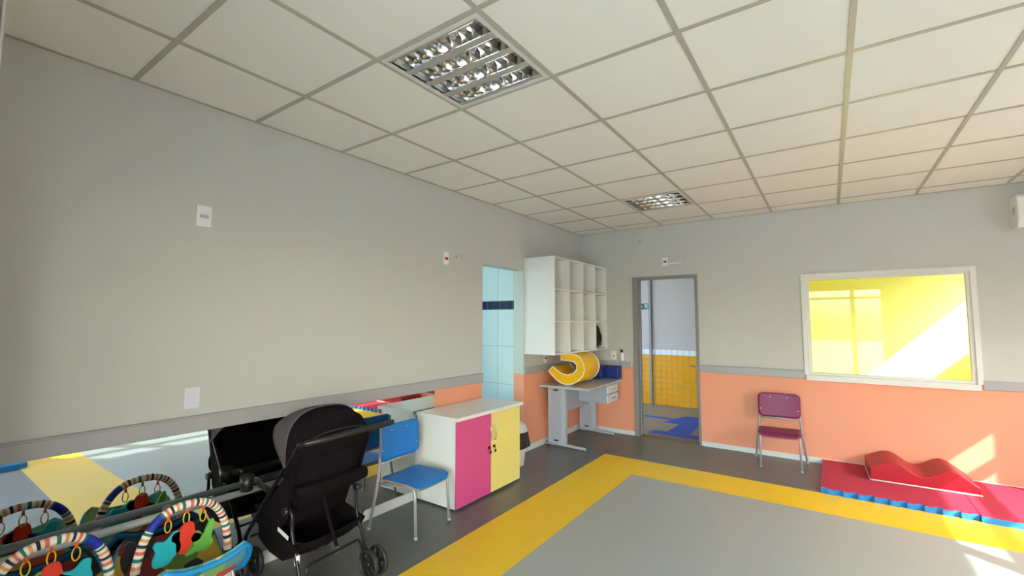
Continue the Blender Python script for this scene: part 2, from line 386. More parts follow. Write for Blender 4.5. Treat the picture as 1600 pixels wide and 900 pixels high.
# ------------------------------------------------------------------ door in the back wall
d1 = struct('door_1')
def fr(name, *b, m=M['door_grey'], parent=d1): return bx(name, m, parent, *b, bev=0.003)
fr('door_jamb', 0.776, 0.838, -0.012, 0.162, 0, 2.10); fr('door_jamb', 1.585, 1.612, -0.012, 0.162, 0, 2.10)
fr('door_head', 0.838, 1.585, -0.012, 0.162, 2.068, 2.10)
fr('door_stop', 0.838, 0.85, 0.06, 0.075, 0, 2.068)
bx('threshold', M['threshold'], d1, 0.838, 1.585, -0.002, 0.15, -0.02, 0.006)
lf = bx('door_leaf', M['door_grey'], d1, 1.535, 2.32, 0.175, 0.21, 0.01, 2.1)
bm = bmesh.new(); tube(bm, [(1.552, 0.17, 0.94), (1.552, 0.12, 0.94)], 0.010, 10); tube(bm, fillet([(1.556, 0.125, .94), (1.53, 0.12, .94), (1.47, .12, .94)], .01), .009, 10)
disc(bm, (1.552, .175, .94), (0, -1, 0), .022, .006)
obj('door_handle', bm, M['steel'], lf)

# ------------------------------------------------------------------ hall beyond the door
HY = 2.42
hf = struct('floor_hall')
bx('hall_slab', M['hall_floor'], hf, -2.0, 1.87, 0.15, HY, -0.03, 0.0)
for k, poly in enumerate([[(0.45, 1.36), (1.85, 1.36), (1.85, 1.02), (1.10, 1.02), (.98, 1.0), (.85, 1.02), (.9, 1.24), (0.42, 1.28)],
                           [(0.92, 1.36), (1.85, 1.36), (1.85, 1.75), (1.02, 1.62)],
                           [(1.08, 1.02), (1.34, 1.02), (1.36, 0.45), (1.06, 0.45)],
                           [(0.88, 0.45), (1.85, 0.45), (1.85, 0.22), (0.86, 0.25)]]):
    bm = bmesh.new(); prism(bm, poly, 0.0, 0.0015 + .0004 * k, 'z'); obj('blue_inlay', bm, M['hall_blue'], hf)
wh = sbox('wall_hall', M['hall_paint'], -2.0, 1.87, HY, HY + .15, 0, 2.8)
def tile_field(name, m, x0, x1, z0, z1, y, pitch, gap, depth):
    bm = bmesh.new(); nx = int(round((x1 - x0) / pitch)); nz = max(1, int(round((z1 - z0) / pitch)))
    for i in range(nx):
        for j in range(nz):
            box(bm, x0 + i * pitch + gap / 2, x0 + (i + 1) * pitch - gap / 2, y - depth, y, z0 + j * pitch + gap / 2, z0 + (j + 1) * pitch - gap / 2)
    o = obj(name, bm, m, wh); o['kind'] = 'stuff'; return o
bx('grout_bed', M['grout_hall'], wh, -1.0, 1.85, HY - 0.006, HY, 0, 1.0)
tile_field('yellow_tiles', M['mustard_tile'], -1.0, 1.8, 0.0, 0.9, HY - .006, 0.1, 0.008, 0.004)
tile_field('white_tiles', M['white_tile'], -1.0, 1.8, 0.9, 1.0, HY - .006, 0.1, 0.008, 0.004)
ph = sbox('trim_7', M['door_grey'], 0.205, 0.245, HY - 0.05, HY - .011, 0, 2.8)
sbox('wall_hall_end', M['hall_paint'], 1.85, 1.95, 0.15, HY, 0, 2.9)
sbox('ceiling_hall', M['hall_paint'], -2.0, 1.95, 0.15, HY + .15, 2.7, 2.85)
hw = wall_with_hole('wall_hall_left', M['hall_paint'], 'x', -2.15, -2.0, 0.15, HY + .15, 0, 2.85, [(0.7, 1.8, 1.1, 2.2)])  # unseen opening added to let daylight into the hall
# exit sign on hall wall
es = thing('exit_sign', 'small green emergency exit sign on hall wall seen through doorway', 'sign', (0.115, HY - .001, 1.79))
bx('panel', M['sign_green'], es, -.10, .075, -.008, 0, -.055, .055)
def pic(name, fn):
    bm = bmesh.new(); fn(bm); obj(name, bm, M['sign_white'], es)
pic('arrow', lambda b: prism(b, [(-.085, .0), (-.06, .022), (-.06, .008), (-.035, .008), (-.035, -.008), (-.06, -.008), (-.06, -.022)], -.0095, -.0082, 'y'))
pic('door_outline', lambda b: prism(b, [(.008, -.042), (.008, .042), (.058, .042), (.058, -.042), (.052, -.042), (.052, .036), (.014, .036), (.014, -.042)], -.0095, -.0082, 'y'))
pic('figure_head', lambda b: disc(b, (.03, -.0082, .024), (0, -1, 0), .008, .0012, 10))
pic('figure_body', lambda b: prism(b, [(.022, .012), (.040, .012), (.034, -.012), (.044, -.032), (.038, -.036), (.026, -.012)], -.0095, -.0082, 'y'))


# ------------------------------------------------------------------ yellow room behind the window
YD = 2.0
sbox('wall_yellow_back', M['room_yellow'], 1.95, 5.1, YD, YD + .15, 0, 3.0)
sbox('wall_yellow_left', M['room_yellow'], 1.95, 1.97, 0.15, YD, 0, 2.9)
sbox('wall_yellow_front', M['room_yellow'], 1.97, 2.70, 0.15, 0.16, 0, 2.9)
wall_with_hole('wall_yellow_right', M['room_yellow'], 'x', 5.0, 5.12, 0.15, YD + .15, 0, 3.0, [(0.45, 1.85, 1.75, 2.52)])
sbox('floor_yellow', M['room_yellow'], 1.95, 5.1, 0.15, YD, -.03, 0)
sbox('ceiling_yellow', M['room_yellow'], 1.95, 5.1, 0.15, YD + .15, 2.9, 3.05)

# ------------------------------------------------------------------ interior window (window_1)
w1 = struct('window_1')
fy0, fy1 = -0.018, 0.0
wfm = lambda *b: bx('window_frame', M['white_trim'], w1, *b, bev=.002)
wfm(2.70, 2.742, fy0, 0.0, 0.93, 2.03); wfm(4.04, 4.082, fy0, 0.0, 0.93, 2.03); wfm(2.742, 4.04, fy0, 0.0, 1.985, 2.03)
bx('window_sill', M['white_trim'], w1, 2.712, 4.062, -.028, 0.0, 0.872, 0.93, bev=.003)
for b in ((2.742, 2.772, 0.0, .06, .93, 1.985), (4.012, 4.043, 0.0, .06, .93, 1.985), (2.772, 4.012, 0, .06, 1.96, 1.985), (2.772, 4.012, 0, .06, .93, .955)):
    bx('glazing_bead', M['white_trim'], w1, *b, bev=.002)
bx('pane', M['glass_int'], w1, 2.772, 4.012, 0.03, 0.036, 0.955, 1.96)

# ------------------------------------------------------------------ bathroom beyond the left opening
wt = sbox('wall_tiled', M['grout'], -2.4, -0.14, OP1 + .006, OP1 + .15, 0, 2.75)
zb = [0.0, 0.307, 0.757, 1.207, 1.648]
def tile(name, m, x0, x1, z0, z1, g=.003):
    return bx(name, m, wt, x0 + g, x1 - g, OP1 - 0.002, OP1 + .006, z0 + g * .8, z1 - g * .8, bev=.0012)
xt = [-0.14, -0.379, -0.709, -1.039, -1.369, -1.70, -2.03, -2.36]
for a, b in zip(xt[1:], xt[:-1]):
    for z0, z1 in zip(zb[:-1], zb[1:]): tile('wall_tile', M['teal_tile'], a, b, z0, z1)
    if b > -1.4: tile('upper_tile', M['teal_tile'], a, b, 1.756, 2.75)
for k in range(12):
    x = -0.165 - .0955 * k; tile('band_tile', M['navy_tile'], x - .0955, x, 1.65, 1.754, .004)
tile('band_tile', M['navy_tile'], -.165, -.14, 1.65, 1.754)
sbox('floor_bathroom', M['teal_paint'], -2.4, -0.0, -3.6, OP1 + .0, -.03, -.001)
sbox('ceiling_bathroom', M['white_trim'], -2.4, -0.14, -3.6, OP1, 2.7, 2.8)
sbox('wall_bathroom_near', M['teal_paint'], -2.4, -.14, -3.75, -3.6, 0, 2.8)
wall_with_hole('wall_bathroom_far', M['teal_paint'], 'x', -2.55, -2.4, -3.75, OP1 + .15, 0, 2.8, [(-3.1, -2.0, 1.2, 2.4)])  # unseen window hole added to light the bathroom tiles

# ------------------------------------------------------------------ windows in the right wall (out of frame, they cast the sun patches)
def side_window(name, y0, y1, mull):
    w = struct(name); x0, x1 = W + .05, W + .09; f = lambda n, *b: bx(n, M['white_trim'], w, x0, x1, *b)
    f('window_frame', y0, y0 + .03, .95, 2.1); f('window_frame', y1 - .03, y1, .95, 2.1); f('window_frame', y0, y1, 2.07, 2.1); f('window_frame', y0, y1, .95, .98)
    f('transom', y0 + .03, y1 - .03, 1.69, 1.79)
    for yy in mull: f('mullion', yy - .018, yy + .018, .98, 2.07)
    bx('pane', M['glass'], w, W + .068, W + .072, y0 + .03, y1 - .03, .98, 1.69); bx('pane', M['glass'], w, W + .068, W + .072, y0 + .03, y1 - .03, 1.79, 2.07)
side_window('window_2', -2.98, -0.98, []); side_window('window_3', -5.08, -3.05, []); side_window('window_4', -5.75, -5.15, [])
# unseen glazed door behind the camera, widened to light the left wall
w5 = struct('door_2')
for b in ((1.5, 1.55, 0, 2.25), (3.85, 3.9, 0, 2.25), (1.55, 3.85, 2.19, 2.25), (1.55, 3.85, 0, .06), (1.55, 3.85, 2.0, 2.05), (2.36, 2.44, .06, 2.19), (3.33, 3.41, .06, 2.19)):
    bx('door_frame', M['white_trim'], w5, b[0], b[1], YF - .09, YF - .05, b[2], b[3])
for a, b in ((1.55, 2.36), (2.44, 3.33), (3.41, 3.85)): bx('pane', M['glass'], w5, a, b, YF - .072, YF - .068, .06, 2.19)
sbox('wall_sky_block', M['roof'], 12.5, 13.0, -9.0, 6.0, -.1, 4.6)  # unseen wall added to block low sky from the right windows
sbox('sun_block_roof', M['roof'], -1.0, W + .5, YF - 3.2, YF - .15, 2.75, 2.9)  # unseen roof added to keep direct sun out of the front door
# outside ground and eaves
sbox('ground', M['concrete'], -30, 30, -40, 30, -.12, -.035)

# ------------------------------------------------------------------ wall mirror with grab bar
mi = thing('wall_mirror', 'long low frameless mirror along left wall beneath the grey rail', 'mirror', (0, 0, 0))
bx('mirror_glass', M['mirror'], mi, 0.0005, 0.006, -6.15, -2.962, 0.078, 0.883)
hb = thing('grab_bar', 'long grey horizontal handrail mounted in front of the low wall mirror', 'handrail', (0, 0, 0))
tb('bar', M['bar'], hb, [(.08, -6.1, .5), (.08, -4.15, .5)], .019, 14)
for y in (-5.95, -4.95, -4.25):
    bm = bmesh.new(); tube(bm, fillet([(.0065, y, .5), (.078, y, .5)], .01), .009, 8); disc(bm, (.0062, y, .5), (1, 0, 0), .025, .006); obj('bracket', bm, M['steel'], hb)

# ------------------------------------------------------------------ ceiling luminaires
def luminaire(cell, label):
    x0, x1, y0, y1 = cell; cx, cy_ = (x0 + x1) / 2, (y0 + y1) / 2; hx, hy = (x1 - x0) / 2 - .013, (y1 - y0) / 2 - .013
    t = thing('ceiling_luminaire', label, 'ceiling light', (cx, cy_, H), group=None)
    bm = bmesh.new()
    for b in ((-hx, hx, -hy, -hy + .022, -.004, .012), (-hx, hx, hy - .022, hy, -.004, .012), (-hx, -hx + .022, -hy + .022, hy - .022, -.004, .012), (hx - .022, hx, -hy + .022, hy - .022, -.004, .012)): box(bm, *b)
    obj('frame', bm, M['housing'], t)
    ix, iy = hx - .022, hy - .022
    bm = bmesh.new()
    box(bm, -ix, ix, -iy, iy, .080, .085)
    for b in ((-ix - .002, ix + .002, -iy - .002, -iy, .002, .085), (-ix - .002, ix + .002, iy, iy + .002, .002, .085), (-ix - .002, -ix, -iy, iy, .002, .085), (ix, ix + .002, -iy, iy, .002, .085)): box(bm, *b)
    obj('housing', bm, M['housing'], t)
    pitch = 2 * iy / 4; blade = sp = None; tube_o = refl = clip = None
    lx = ix - .028
    for k in range(4):
        yc = -iy + pitch * (k + .5); hw_ = pitch * .5 - .020
        if k == 0:
            bm = bmesh.new()
            for s in (-1, 1):
                def f(u, v, s=s):
                    q = v; return (-lx + 2 * lx * u, s * (hw_ - (hw_ - .012) * q ** 1.9), .003 + .058 * q)
                sheet(bm, f, 1, 8)
            refl = obj('reflector', bm, M['reflector'], t, loc=(0, yc, 0), solid=.0008)
            tube_o = tb('lamp_tube', M['tube_glass'], t, [(-ix + .008, 0, .052), (ix - .008, 0, .052)], .013, 14); tube_o.location = (0, yc, 0)
            bm = bmesh.new(); box(bm, -.014, .014, -.022, .022, .03, .078); clip = obj('lamp_holder', bm, M['tube_glass'], t, loc=(-ix + .014, yc, 0))
            copy_part(clip, t, (ix - .014, yc, 0))
        else:
            copy_part(refl, t, (0, yc, 0)); copy_part(tube_o, t, (0, yc, 0)); copy_part(clip, t, (-ix + .014, yc, 0)); copy_part(clip, t, (ix - .014, yc, 0))
        for j in range(8):
            xb = -lx + 2 * lx * (j + .5) / 8
            if blade is None:
                bm = bmesh.new(); n = 6
                for s in (-1, 1):    # V section, parabolic top edge
                    def f(u, v, s=s):
                        y = -hw_ + 2 * hw_ * u; top = .006 + .026 * (abs(2 * u - 1)) ** 1.0 * 0 + .030 - .010 * (1 - abs(2 * u - 1)); z = .003 + (top - .003) * v
                        yy = max(-1, min(1, y / hw_)); lim = hw_ - (hw_ - .012) * ((z - .003) / .058) ** 1.9
                        return (s * (.0015 + .011 * (v ** 1.6)), yy * lim, z)
                    sheet(bm, f, n, 5)
                blade = obj('louver_blade', bm, M['reflector'], t, loc=(xb, yc, 0))
            else: copy_part(blade, t, (xb, yc, 0))
    for k in range(5):
        yc = -iy + pitch * k
        a = max(-iy, yc - .019); b = min(iy, yc + .019)
        bx('spacer', M['spacer'], t, -ix, ix, a, b, .004, .008)
    return t
luminaire(LUM_CELLS[0], 'square louvred four-tube ceiling light, the one nearest the camera')
luminaire(LUM_CELLS[1], 'square louvred ceiling light farther off, towards the back doorway')

# ------------------------------------------------------------------ cubby shelf on wall
sh = thing('cubby_shelf', 'white wall shelf of twelve open cubbies hung over the desk', 'shelf', (0, 0, 0))
sx, y0, y1, z0, z1 = 0.41, -1.49, -0.01, 1.125, 2.255; th = .018
bx('side_panel', M['white'], sh, .001, sx, y0, y0 + th, z0, z1); bx('side_panel', M['white'], sh, .001, sx, y1 - th, y1, z0, z1)
bx('top_panel', M['white'], sh, .001, sx, y0 + th, y1 - th, z1 - th, z1); bx('bottom_panel', M['white'], sh, .001, sx, y0 + th, y1 - th, z0, z0 + th)
bx('back_panel', M['white'], sh, .001, .008, y0 + th, y1 - th, z0 + th, z1 - th)
cw = (y1 - y0 - th) / 4; ch = (z1 - z0 - th) / 3
for k in (1, 2, 3): bx('divider', M['white'], sh, .008, sx - .002, y0 + cw * k, y0 + cw * k + th, z0 + th, z1 - th)
for r in (1, 2):
    for k in range(4): bx('shelf_board', M['white'], sh, .008, sx - .004, y0 + cw * k + th, y0 + cw * (k + 1), z0 + ch * r, z0 + ch * r + th)
# dark bag in the bottom right cubby
bg_ = thing('dark_bag', 'black soft bag stuffed in bottom right cubby of the shelf', 'bag', (0.292, y0 + cw * 3 + th + .138, z0 + th))
bm = bmesh.new()
def fb(u, v):
    a = 2 * PI * u; w = math.sin(PI * min(.999, max(.001, v))) ** .3; z = .335 * v
    return ((.100 + .008 * math.sin(3 * a)) * w * math.cos(a), (.122 + .012 * math.sin(2 * a + 4 * v)) * w * math.sin(a) * (1 - .25 * v), z)
sheet(bm, fb, 24, 12); bmesh.ops.remove_doubles(bm, verts=bm.verts, dist=.0004); obj('bag_body', bm, M['bag'], bg_)
tb('strap', M['bag'], bg_, curve([(.085, 0, .22), (.108, .02, .18), (.108, .03, .08), (.09, .02, .03)], 6), .008, 6)

# ------------------------------------------------------------------ cabinet
cb = thing('storage_cabinet', 'low white cabinet with one pink and one pale yellow door', 'cabinet', (0, 0, 0))
cx1, cy0, cy1, cz = 0.455, -3.175, -2.28, .705
bx('side_panel', M['white'], cb, .014, cx1, cy0, cy0 + .018, .015, cz); bx('side_panel', M['white'], cb, .014, cx1, cy1 - .018, cy1, .015, cz)
bx('bottom_panel', M['white'], cb, .014, cx1, cy0 + .018, cy1 - .018, .03, .048); bx('back_panel', M['white'], cb, .014, .02, cy0 + .018, cy1 - .018, .048, cz)
bx('top_panel', M['white'], cb, .0275, .497, cy0 - .022, cy1 + .022, cz, cz + .028, bev=.002)
bx('plinth', M['black_plastic'], cb, .02, cx1 - .03, cy0 + .02, cy1 - .02, .0, .03)
cm = (cy0 + cy1) / 2
da = bx('door', M['pink'], cb, cx1 + .001, cx1 + .018, cy0 + .002, cm - .0015, .02, cz - .004, bev=.001); da['label'] = 'pink door'
db = bx('door', M['pale_yellow'], cb, cx1 + .001, cx1 + .018, cm + .0015, cy1 - .002, .02, cz - .004, bev=.001); db['label'] = 'pale yellow door'
for d, y in ((da, cm - .035), (db, cm + .035)):
    tb('handle', M['steel'], d, curve([(cx1 + .018, y, .47), (cx1 + .04, y, .475), (cx1 + .05, y, .53), (cx1 + .04, y, .585), (cx1 + .018, y, .59)], 6), .005, 8)
    bm = bmesh.new(); disc(bm, (cx1 + .018, y, .41), (1, 0, 0), .011, .012, 14); box(bm, cx1 + .03, cx1 + .034, y - .003, y + .003, .395, .425)
    tube(bm, curve([(cx1 + .034, y, .398), (cx1 + .036, y + .004, .388), (cx1 + .034, y + .012, .38)], 4), .002, 6)
    disc(bm, (cx1 + .028, y + .012, .368), (1, 0, 0), .013, .004, 12); obj('lock_key', bm, M['metal_dark'], d)

# ------------------------------------------------------------------ waste bin behind cabinet
bn = thing('waste_bin', 'white waste bin with black liner between cabinet and desk', 'bin', (0.16, -1.92, 0))
bm = bmesh.new(); disc(bm, (0, 0, 0), (0, 0, 1), .10, .30, 28, .135); obj('bin_body', bm, M['bin_white'], bn, bev=.003)
bm = bmesh.new()
def fl_(u, v):
    a = 2 * PI * u; r = .141 + .030 * v + .006 * math.sin(7 * a) * v; return (r * math.cos(a), r * math.sin(a), .35 - .145 * v + .012 * math.sin(3 * a) * v)
sheet(bm, fl_, 36, 5); obj('liner', bm, M['bag_black'], bn, solid=.002)
bm = bmesh.new()
def fd(u, v):
    a = 2 * PI * u; r = .14 * math.cos(v * PI / 2 * .85); return (r * math.cos(a), r * math.sin(a), .33 + .12 * math.sin(v * PI / 2))
sheet(bm, fd, 28, 8); obj('dome_lid', bm, M['bin_white'], bn, solid=.003)
bm = bmesh.new()
def ff(u, v):
    a = -2.9 + 1.9 * u; r = .143 * math.cos((.25 + .45 * v) * PI / 2 * .85); return (r * math.cos(a) , r * math.sin(a), .33 + .122 * math.sin((.25 + .45 * v) * PI / 2))
sheet(bm, ff, 12, 6); obj('dark_lid_opening', bm, M['black_plastic'], bn, solid=.002)  # shade inside the lid opening, put in as a black sheet

# ------------------------------------------------------------------ desk
dk = thing('office_desk', 'grey metal-legged desk with hanging drawers in the back left corner', 'desk', (0.03, -0.66, 0), math.radians(1.5))
dl = .565   # half length
bx('desk_top', M['desk_top'], dk, 0.0, .645, -dl, dl, .718, .743, bev=.004)
for s, yl in ((-1, -.40), (1, .49)):
    f = bx('leg', M['desk_metal'], dk, .04, .275, yl - .028, yl + .028, .045, .715, bev=.006)
    bx('cover_panel', M['desk_panel'], f, .085, .215, yl - .032, yl - .028, .07, .695)
    bx('cable_slot', M['black_plastic'], f, .12, .18, yl - .0335, yl - .032, .665, .685); bx('cable_slot', M['black_plastic'], f, .12, .18, yl - .0335, yl - .032, .07, .088)
    bm = bmesh.new(); tube(bm, [(-.0, yl, .024), (.25, yl, .030), (.50, yl, .020), (.525, yl, .018)], [.022, .024, .02, .014], 12, ry=.018)
    ft = obj('foot', bm, M['desk_metal'], dk)
    for xx in (.03, .49): 
        bm = bmesh.new(); disc(bm, (xx, yl, 0), (0, 0, 1), .016, .014, 14); obj('foot_pad', bm, M['black_plastic'], ft)
bx('top_rail', M['desk_metal'], dk, .04, .5, -.43, -.37, .695, .718); bx('top_rail', M['desk_metal'], dk, .04, .5, .46, .52, .695, .718)
bx('modesty_panel', M['desk_panel'], dk, .17, .188, -.37, .46, .39, .70)
dr = bx('drawer_unit', M['desk_panel'], dk, .20, .585, .10, .45, .475, .70)
for z in (.48, .593):
    f = bx('drawer', M['white_trim'], dk, .5855, .604, .103, .447, z, z + .100, bev=.003)
    tb('handle', M['steel'], f, fillet([(.604, .22, z + .055), (.622, .22, z + .055), (.622, .33, z + .055), (.604, .33, z + .055)], .012), .005, 8)

# ------------------------------------------------------------------ yellow C cushion and navy cushion on desk
cprof = [(0.263, 1.102), (0.36, 1.112), (0.45, 1.108), (0.52, 1.073), (0.562, 1.01), (0.576, 0.941), (0.558, .872), (0.517, 0.818), (.44, .766), (0.347, 0.745), (0.27, .758), (0.208, 0.787), (.145, .84), (0.091, 0.895),
         (0.155, 0.953), (0.195, 0.915), (0.244, 0.885), (0.305, .862), (0.365, 0.862), (.43, .885), (0.475, 0.93), (0.478, 0.985), (.44, 1.022), (0.37, 1.03), (0.263, 1.037)]
rx, rz = .35, .925
cprof = [(a - rx, b - .745) for a, b in cprof]
cc = thing('yellow_cushion', 'yellow C-shaped padded roll with white piping on the desk', 'cushion', (rx, -1.085, .7505), math.radians(0))
DX = -.02; DEP = .46
bm = bmesh.new(); n = len(cprof)
A = [bm.verts.new((a, 0, b)) for a, b in cprof]; B = [bm.verts.new((a + DX, DEP, b)) for a, b in cprof]
bm.faces.new(A); bm.faces.new(B[::-1])
for i in range(n):
    f = bm.faces.new((A[i], B[i], B[(i + 1) % n], A[(i + 1) % n])); f.smooth = True
obj('cushion_body', bm, M['yellow_vinyl'], cc, bev=.008)
loop = [(a, 0, b) for a, b in cprof]
tb('piping', M['piping'], cc, [(a * 1.0, -.002, b) for a, _, b in loop], .0065, 8, closed=True)
tb('piping', M['piping'], cc, [(a + DX, DEP + .002, b) for a, _, b in loop], .0065, 8, closed=True)
nv = thing('navy_cushion', 'dark blue padded block leaning on the wall at desk rear', 'cushion', (.42, -.16, .745))
bx('cushion_body', M['navy_vinyl'], nv, -.20, .02, -.14, .13, 0, .165, bev=.014); bx('cushion_body', M['navy_vinyl'], nv, .02, .20, -.0, .13, 0, .165, bev=.014)

# ------------------------------------------------------------------ chairs
def chair(name, label, m, loc, rz, group=None):
    t = thing(name, label, 'chair', loc, rz)
    bw, fw2, dp = .215, .18, .36     # local: back feet at y=0, front feet at y=-dp
    r = .0105
    for s in (-1, 1):
        tb('back_leg', M['alu'], t, fillet([(s * bw * 1.12, .03, .0), (s * bw * .93, -.015, .33), (s * .183, -.015, .60), (s * .178, -.005, .71)], .12), r, 10)
        tb('front_leg', M['alu'], t, fillet([(s * fw2, -dp - .01, .0), (s * (fw2 - .005), -dp + .01, .335), (s * (bw * .93 - .004), -.018, .325)], .05), r, 10)
        for p in ((s * bw * 1.12, .03), (s * fw2, -dp - .01)):
            bm = bmesh.new(); disc(bm, (p[0], p[1], 0), (0, 0, 1), .0135, .02, 12); obj('foot_cap', bm, M['alu'], t)
    tb('cross_bar', M['alu'], t, [(-.19, -.05, .325), (.19, -.05, .325)], .009, 8); tb('cross_bar', M['alu'], t, [(-.17, -.28, .330), (.17, -.28, .330)], .009, 8)
    tb('back_rail', M['alu'], t, [(-.181, -.016, .457), (.181, -.016, .457)], .008, 8)
    # seat: rounded rectangle with waterfall front
    def plate(nm, W2, d0, d1, fn, par, th_, rc):
        bm = bmesh.new(); nu, nv_ = 14, 14
        def f(u, v):
            x = (2 * u - 1); y = v
            ex = W2 - rc * (1 - math.sqrt(max(0, 1 - max(0, (abs(2 * v - 1) * (d1 - d0) / 2 - ((d1 - d0) / 2 - rc)) / rc) ** 2)))
            return fn(x * ex, d0 + (d1 - d0) * y)
        sheet(bm, f, nu, nv_); return obj(nm, bm, [m, M['ply_edge']], par, solid=th_)
    st = plate('seat', .195, -.375, -.01, lambda x, y: (x, y, .352 - .03 * max(0, (-y - .30) / .075) ** 2 + .006 * math.cos(PI * x / .39) * -1 + .0), t, .011, .05)
    st.modifiers['thickness'].material_offset_rim = 1
    bk = plate('backrest', .2, .466, .724, lambda x, z: (x, -.036 - .018 * (1 - (x / .2) ** 2) * -1 + .012 * (z - .475) / .24, z), t, .010, .045)
    bk.modifiers['thickness'].material_offset_rim = 1
    bm = bmesh.new()
    for px_, pz in ((-.08, .68), (.08, .68), (-.178, .55), (.178, .55)):
        yy = -.036 + .018 * (1 - (px_ / .2) ** 2) + .012 * (pz - .475) / .24
        disc(bm, (px_, yy - .0045, pz), (0, -1, 0), .0055, .002, 10)
    o = obj('rivets', bm, M['steel'], bk); o['kind'] = 'stuff'
    return t
chair('school_chair', 'small blue plywood school chair with grey legs beside white cabinet', M['blue_ply'], (.165, -3.515, 0), math.radians(94))
chair('school_chair', 'small magenta plywood school chair against the back wall', M['magenta_ply'], (2.452, -.135, 0), math.radians(4))

# ------------------------------------------------------------------ foam mats
def two_tone(label, x0, x1, y0, y1, teeth=True):
    t = thing('foam_mat', label, 'mat', ((x0 + x1) / 2, (y0 + y1) / 2, 0)); hx, hy = (x1 - x0) / 2, (y1 - y0) / 2
    P = [(-hx, hy), (-hx, -hy)]
    if teeth:
        per = .105; n = int((2 * hx) / per)
        for k in range(n):
            a = -hx + k * per + .012; d = .026
            P += [(a + .045, -hy), (a + .039, -hy - d), (a + .098, -hy - d), (a + .092, -hy)]
    P += [(hx, -hy), (hx, hy)]
    bm = bmesh.new(); prism(bm, P, 0.0, .045, 'z'); obj('base_layer', bm, M['mat_blue'], t)
    bm = bmesh.new(); prism(bm, P, .0452, .051, 'z'); obj('top_layer', bm, M['mat_red'], t)
    return t
two_tone('red-topped blue foam mat with toothed edge under the wave cushion', 2.82, 3.815, -.99, -.02)
two_tone('red-topped blue foam mat partly in sunlight at the right', 3.82, 4.82, -1.02, -.02, teeth=False)
t = thing('blue_mat', 'bright blue foam mat on the floor, glimpsed in the left mirror', 'mat', (4.45, -5.45, 0))
bx('mat_body', M['mat_blue'], t, -.55, .55, -.55, .55, 0, .05, bev=.006)

# ------------------------------------------------------------------ red wave cushion
wv = thing('wave_cushion', 'red padded foam wave with two humps on the red mat', 'cushion', (3.55, -.34, .0515), math.radians(2))
n = 40; L2 = .365
def wz(u):   # height along length, 0..1
    pts = [(0, .115), (.08, .150), (.17, .182), (.24, .194), (.31, .180), (.40, .122), (.47, .090), (.55, .095), (.64, .140), (.72, .178), (.79, .182), (.86, .148), (.93, .105), (1.0, .062)]
    for (a, za), (b, zb_) in zip(pts[:-1], pts[1:]):
        if a <= u <= b:
            s = (u - a) / (b - a); s = s * s * (3 - 2 * s) if False else s
            return za + (zb_ - za) * s
    return pts[-1][1]
hz = [sum(wz(min(1, max(0, i / n + d / n))) for d in (-2, -1, 0, 1, 2)) / 5 for i in range(n + 1)]
prof = [(-L2, 0)] + [(-L2 + 2 * L2 * i / n, hz[i]) for i in range(n + 1)] + [(L2, 0)]
bm = bmesh.new(); prism(bm, prof, -.19, .26, 'y'); 
for f in bm.faces:
    if abs(f.normal.y) < .5 and f.normal.z > .2: f.smooth = True
obj('cushion_body', bm, M['red_vinyl'], wv, bev=.008)
tb('piping', M['piping'], wv, [(-L2, .26, .008), (-L2 - .001, -.19, .008), (L2 + .001, -.19, .008), (L2, .26, .008)], .0065, 8)

# ------------------------------------------------------------------ small wall devices
def plate(name, label, cat, face, a, z, w, h, m=None, details=(), th_=.009):
    """face 'x' = left wall, 'y' = back wall"""
    if face == 'x': t = thing(name, label, cat, (0.0005, a, z)); B = lambda a0, a1, z0_, z1_, d0, d1: (d0, d1, a0, a1, z0_, z1_)
    else: t = thing(name, label, cat, (a, -0.0005, z)); B = lambda a0, a1, z0_, z1_, d0, d1: (a0, a1, -d1, -d0, z0_, z1_)
    bx('cover_plate', m or M['plate'], t, *B(-w / 2, w / 2, -h / 2, h / 2, 0, th_), bev=.003)
    for nm, a0, a1, z0_, z1_, dm in details: bx(nm, dm, t, *B(a0, a1, z0_, z1_, th_ - .001, th_ + .004), bev=.001)
    return t
plate('wall_socket', 'white outlet plate with grey socket high on the left wall', 'outlet', 'x', -4.85, 2.11, .078, .122, details=[('socket', -.022, .022, -.012, .008, M['alu'])])
plate('blank_plate', 'blank pale lilac cover plate just above the left wall rail', 'cover plate', 'x', -4.862, 1.075, .078, .118, m=M['plate_blank'])
plate('wall_switch', 'white plate with dark red button high on the left wall', 'switch', 'x', -2.83, 2.098, .07, .118, details=[('button', -.02, .02, -.012, .010, M['red_button'])])
tw = thing('wire_stub', 'small wire stub poking from the left wall near the doorway', 'wire', (0, -2.68, 2.13))
bm = bmesh.new(); disc(bm, (.0003, 0, 0), (1, 0, 0), .014, .004, 12); tube(bm, curve([(.004, 0, 0), (.03, .01, .015), (.05, .02, -.01), (.03, .03, .0)], 5), .003, 6); obj('wire', bm, M['alu'], tw)
plate('wall_outlet', 'small white outlet plate beneath the cubby shelf', 'outlet', 'x', -1.02, 1.045, .07, .11, details=[('socket', -.018, .018, -.012, .012, M['socket_dark'])])
plate('alarm_sensor', 'small white sensor box near ceiling above the back doorway', 'sensor', 'y', .90, 2.585, .05, .095, m=M['beige_lamp'], th_=.035, details=[('lens', -.014, .014, -.03, .012, M['alu'])])
plate('wall_plate', 'white plate over the back doorway, left of small light', 'outlet', 'y', 1.222, 2.285, .075, .115, details=[('socket', -.02, .02, -.012, .010, M['socket_dark'])])
el = thing('emergency_light', 'short white bar light mounted above the back doorway', 'light', (1.36, 0, 2.252))
bx('lamp_body', M['beige_lamp'], el, -.085, .085, -.04, -.0005, -.012, .012, bev=.004); bx('diffuser', M['tube_glass'], el, -.08, .08, -.044, -.04, -.009, .009)
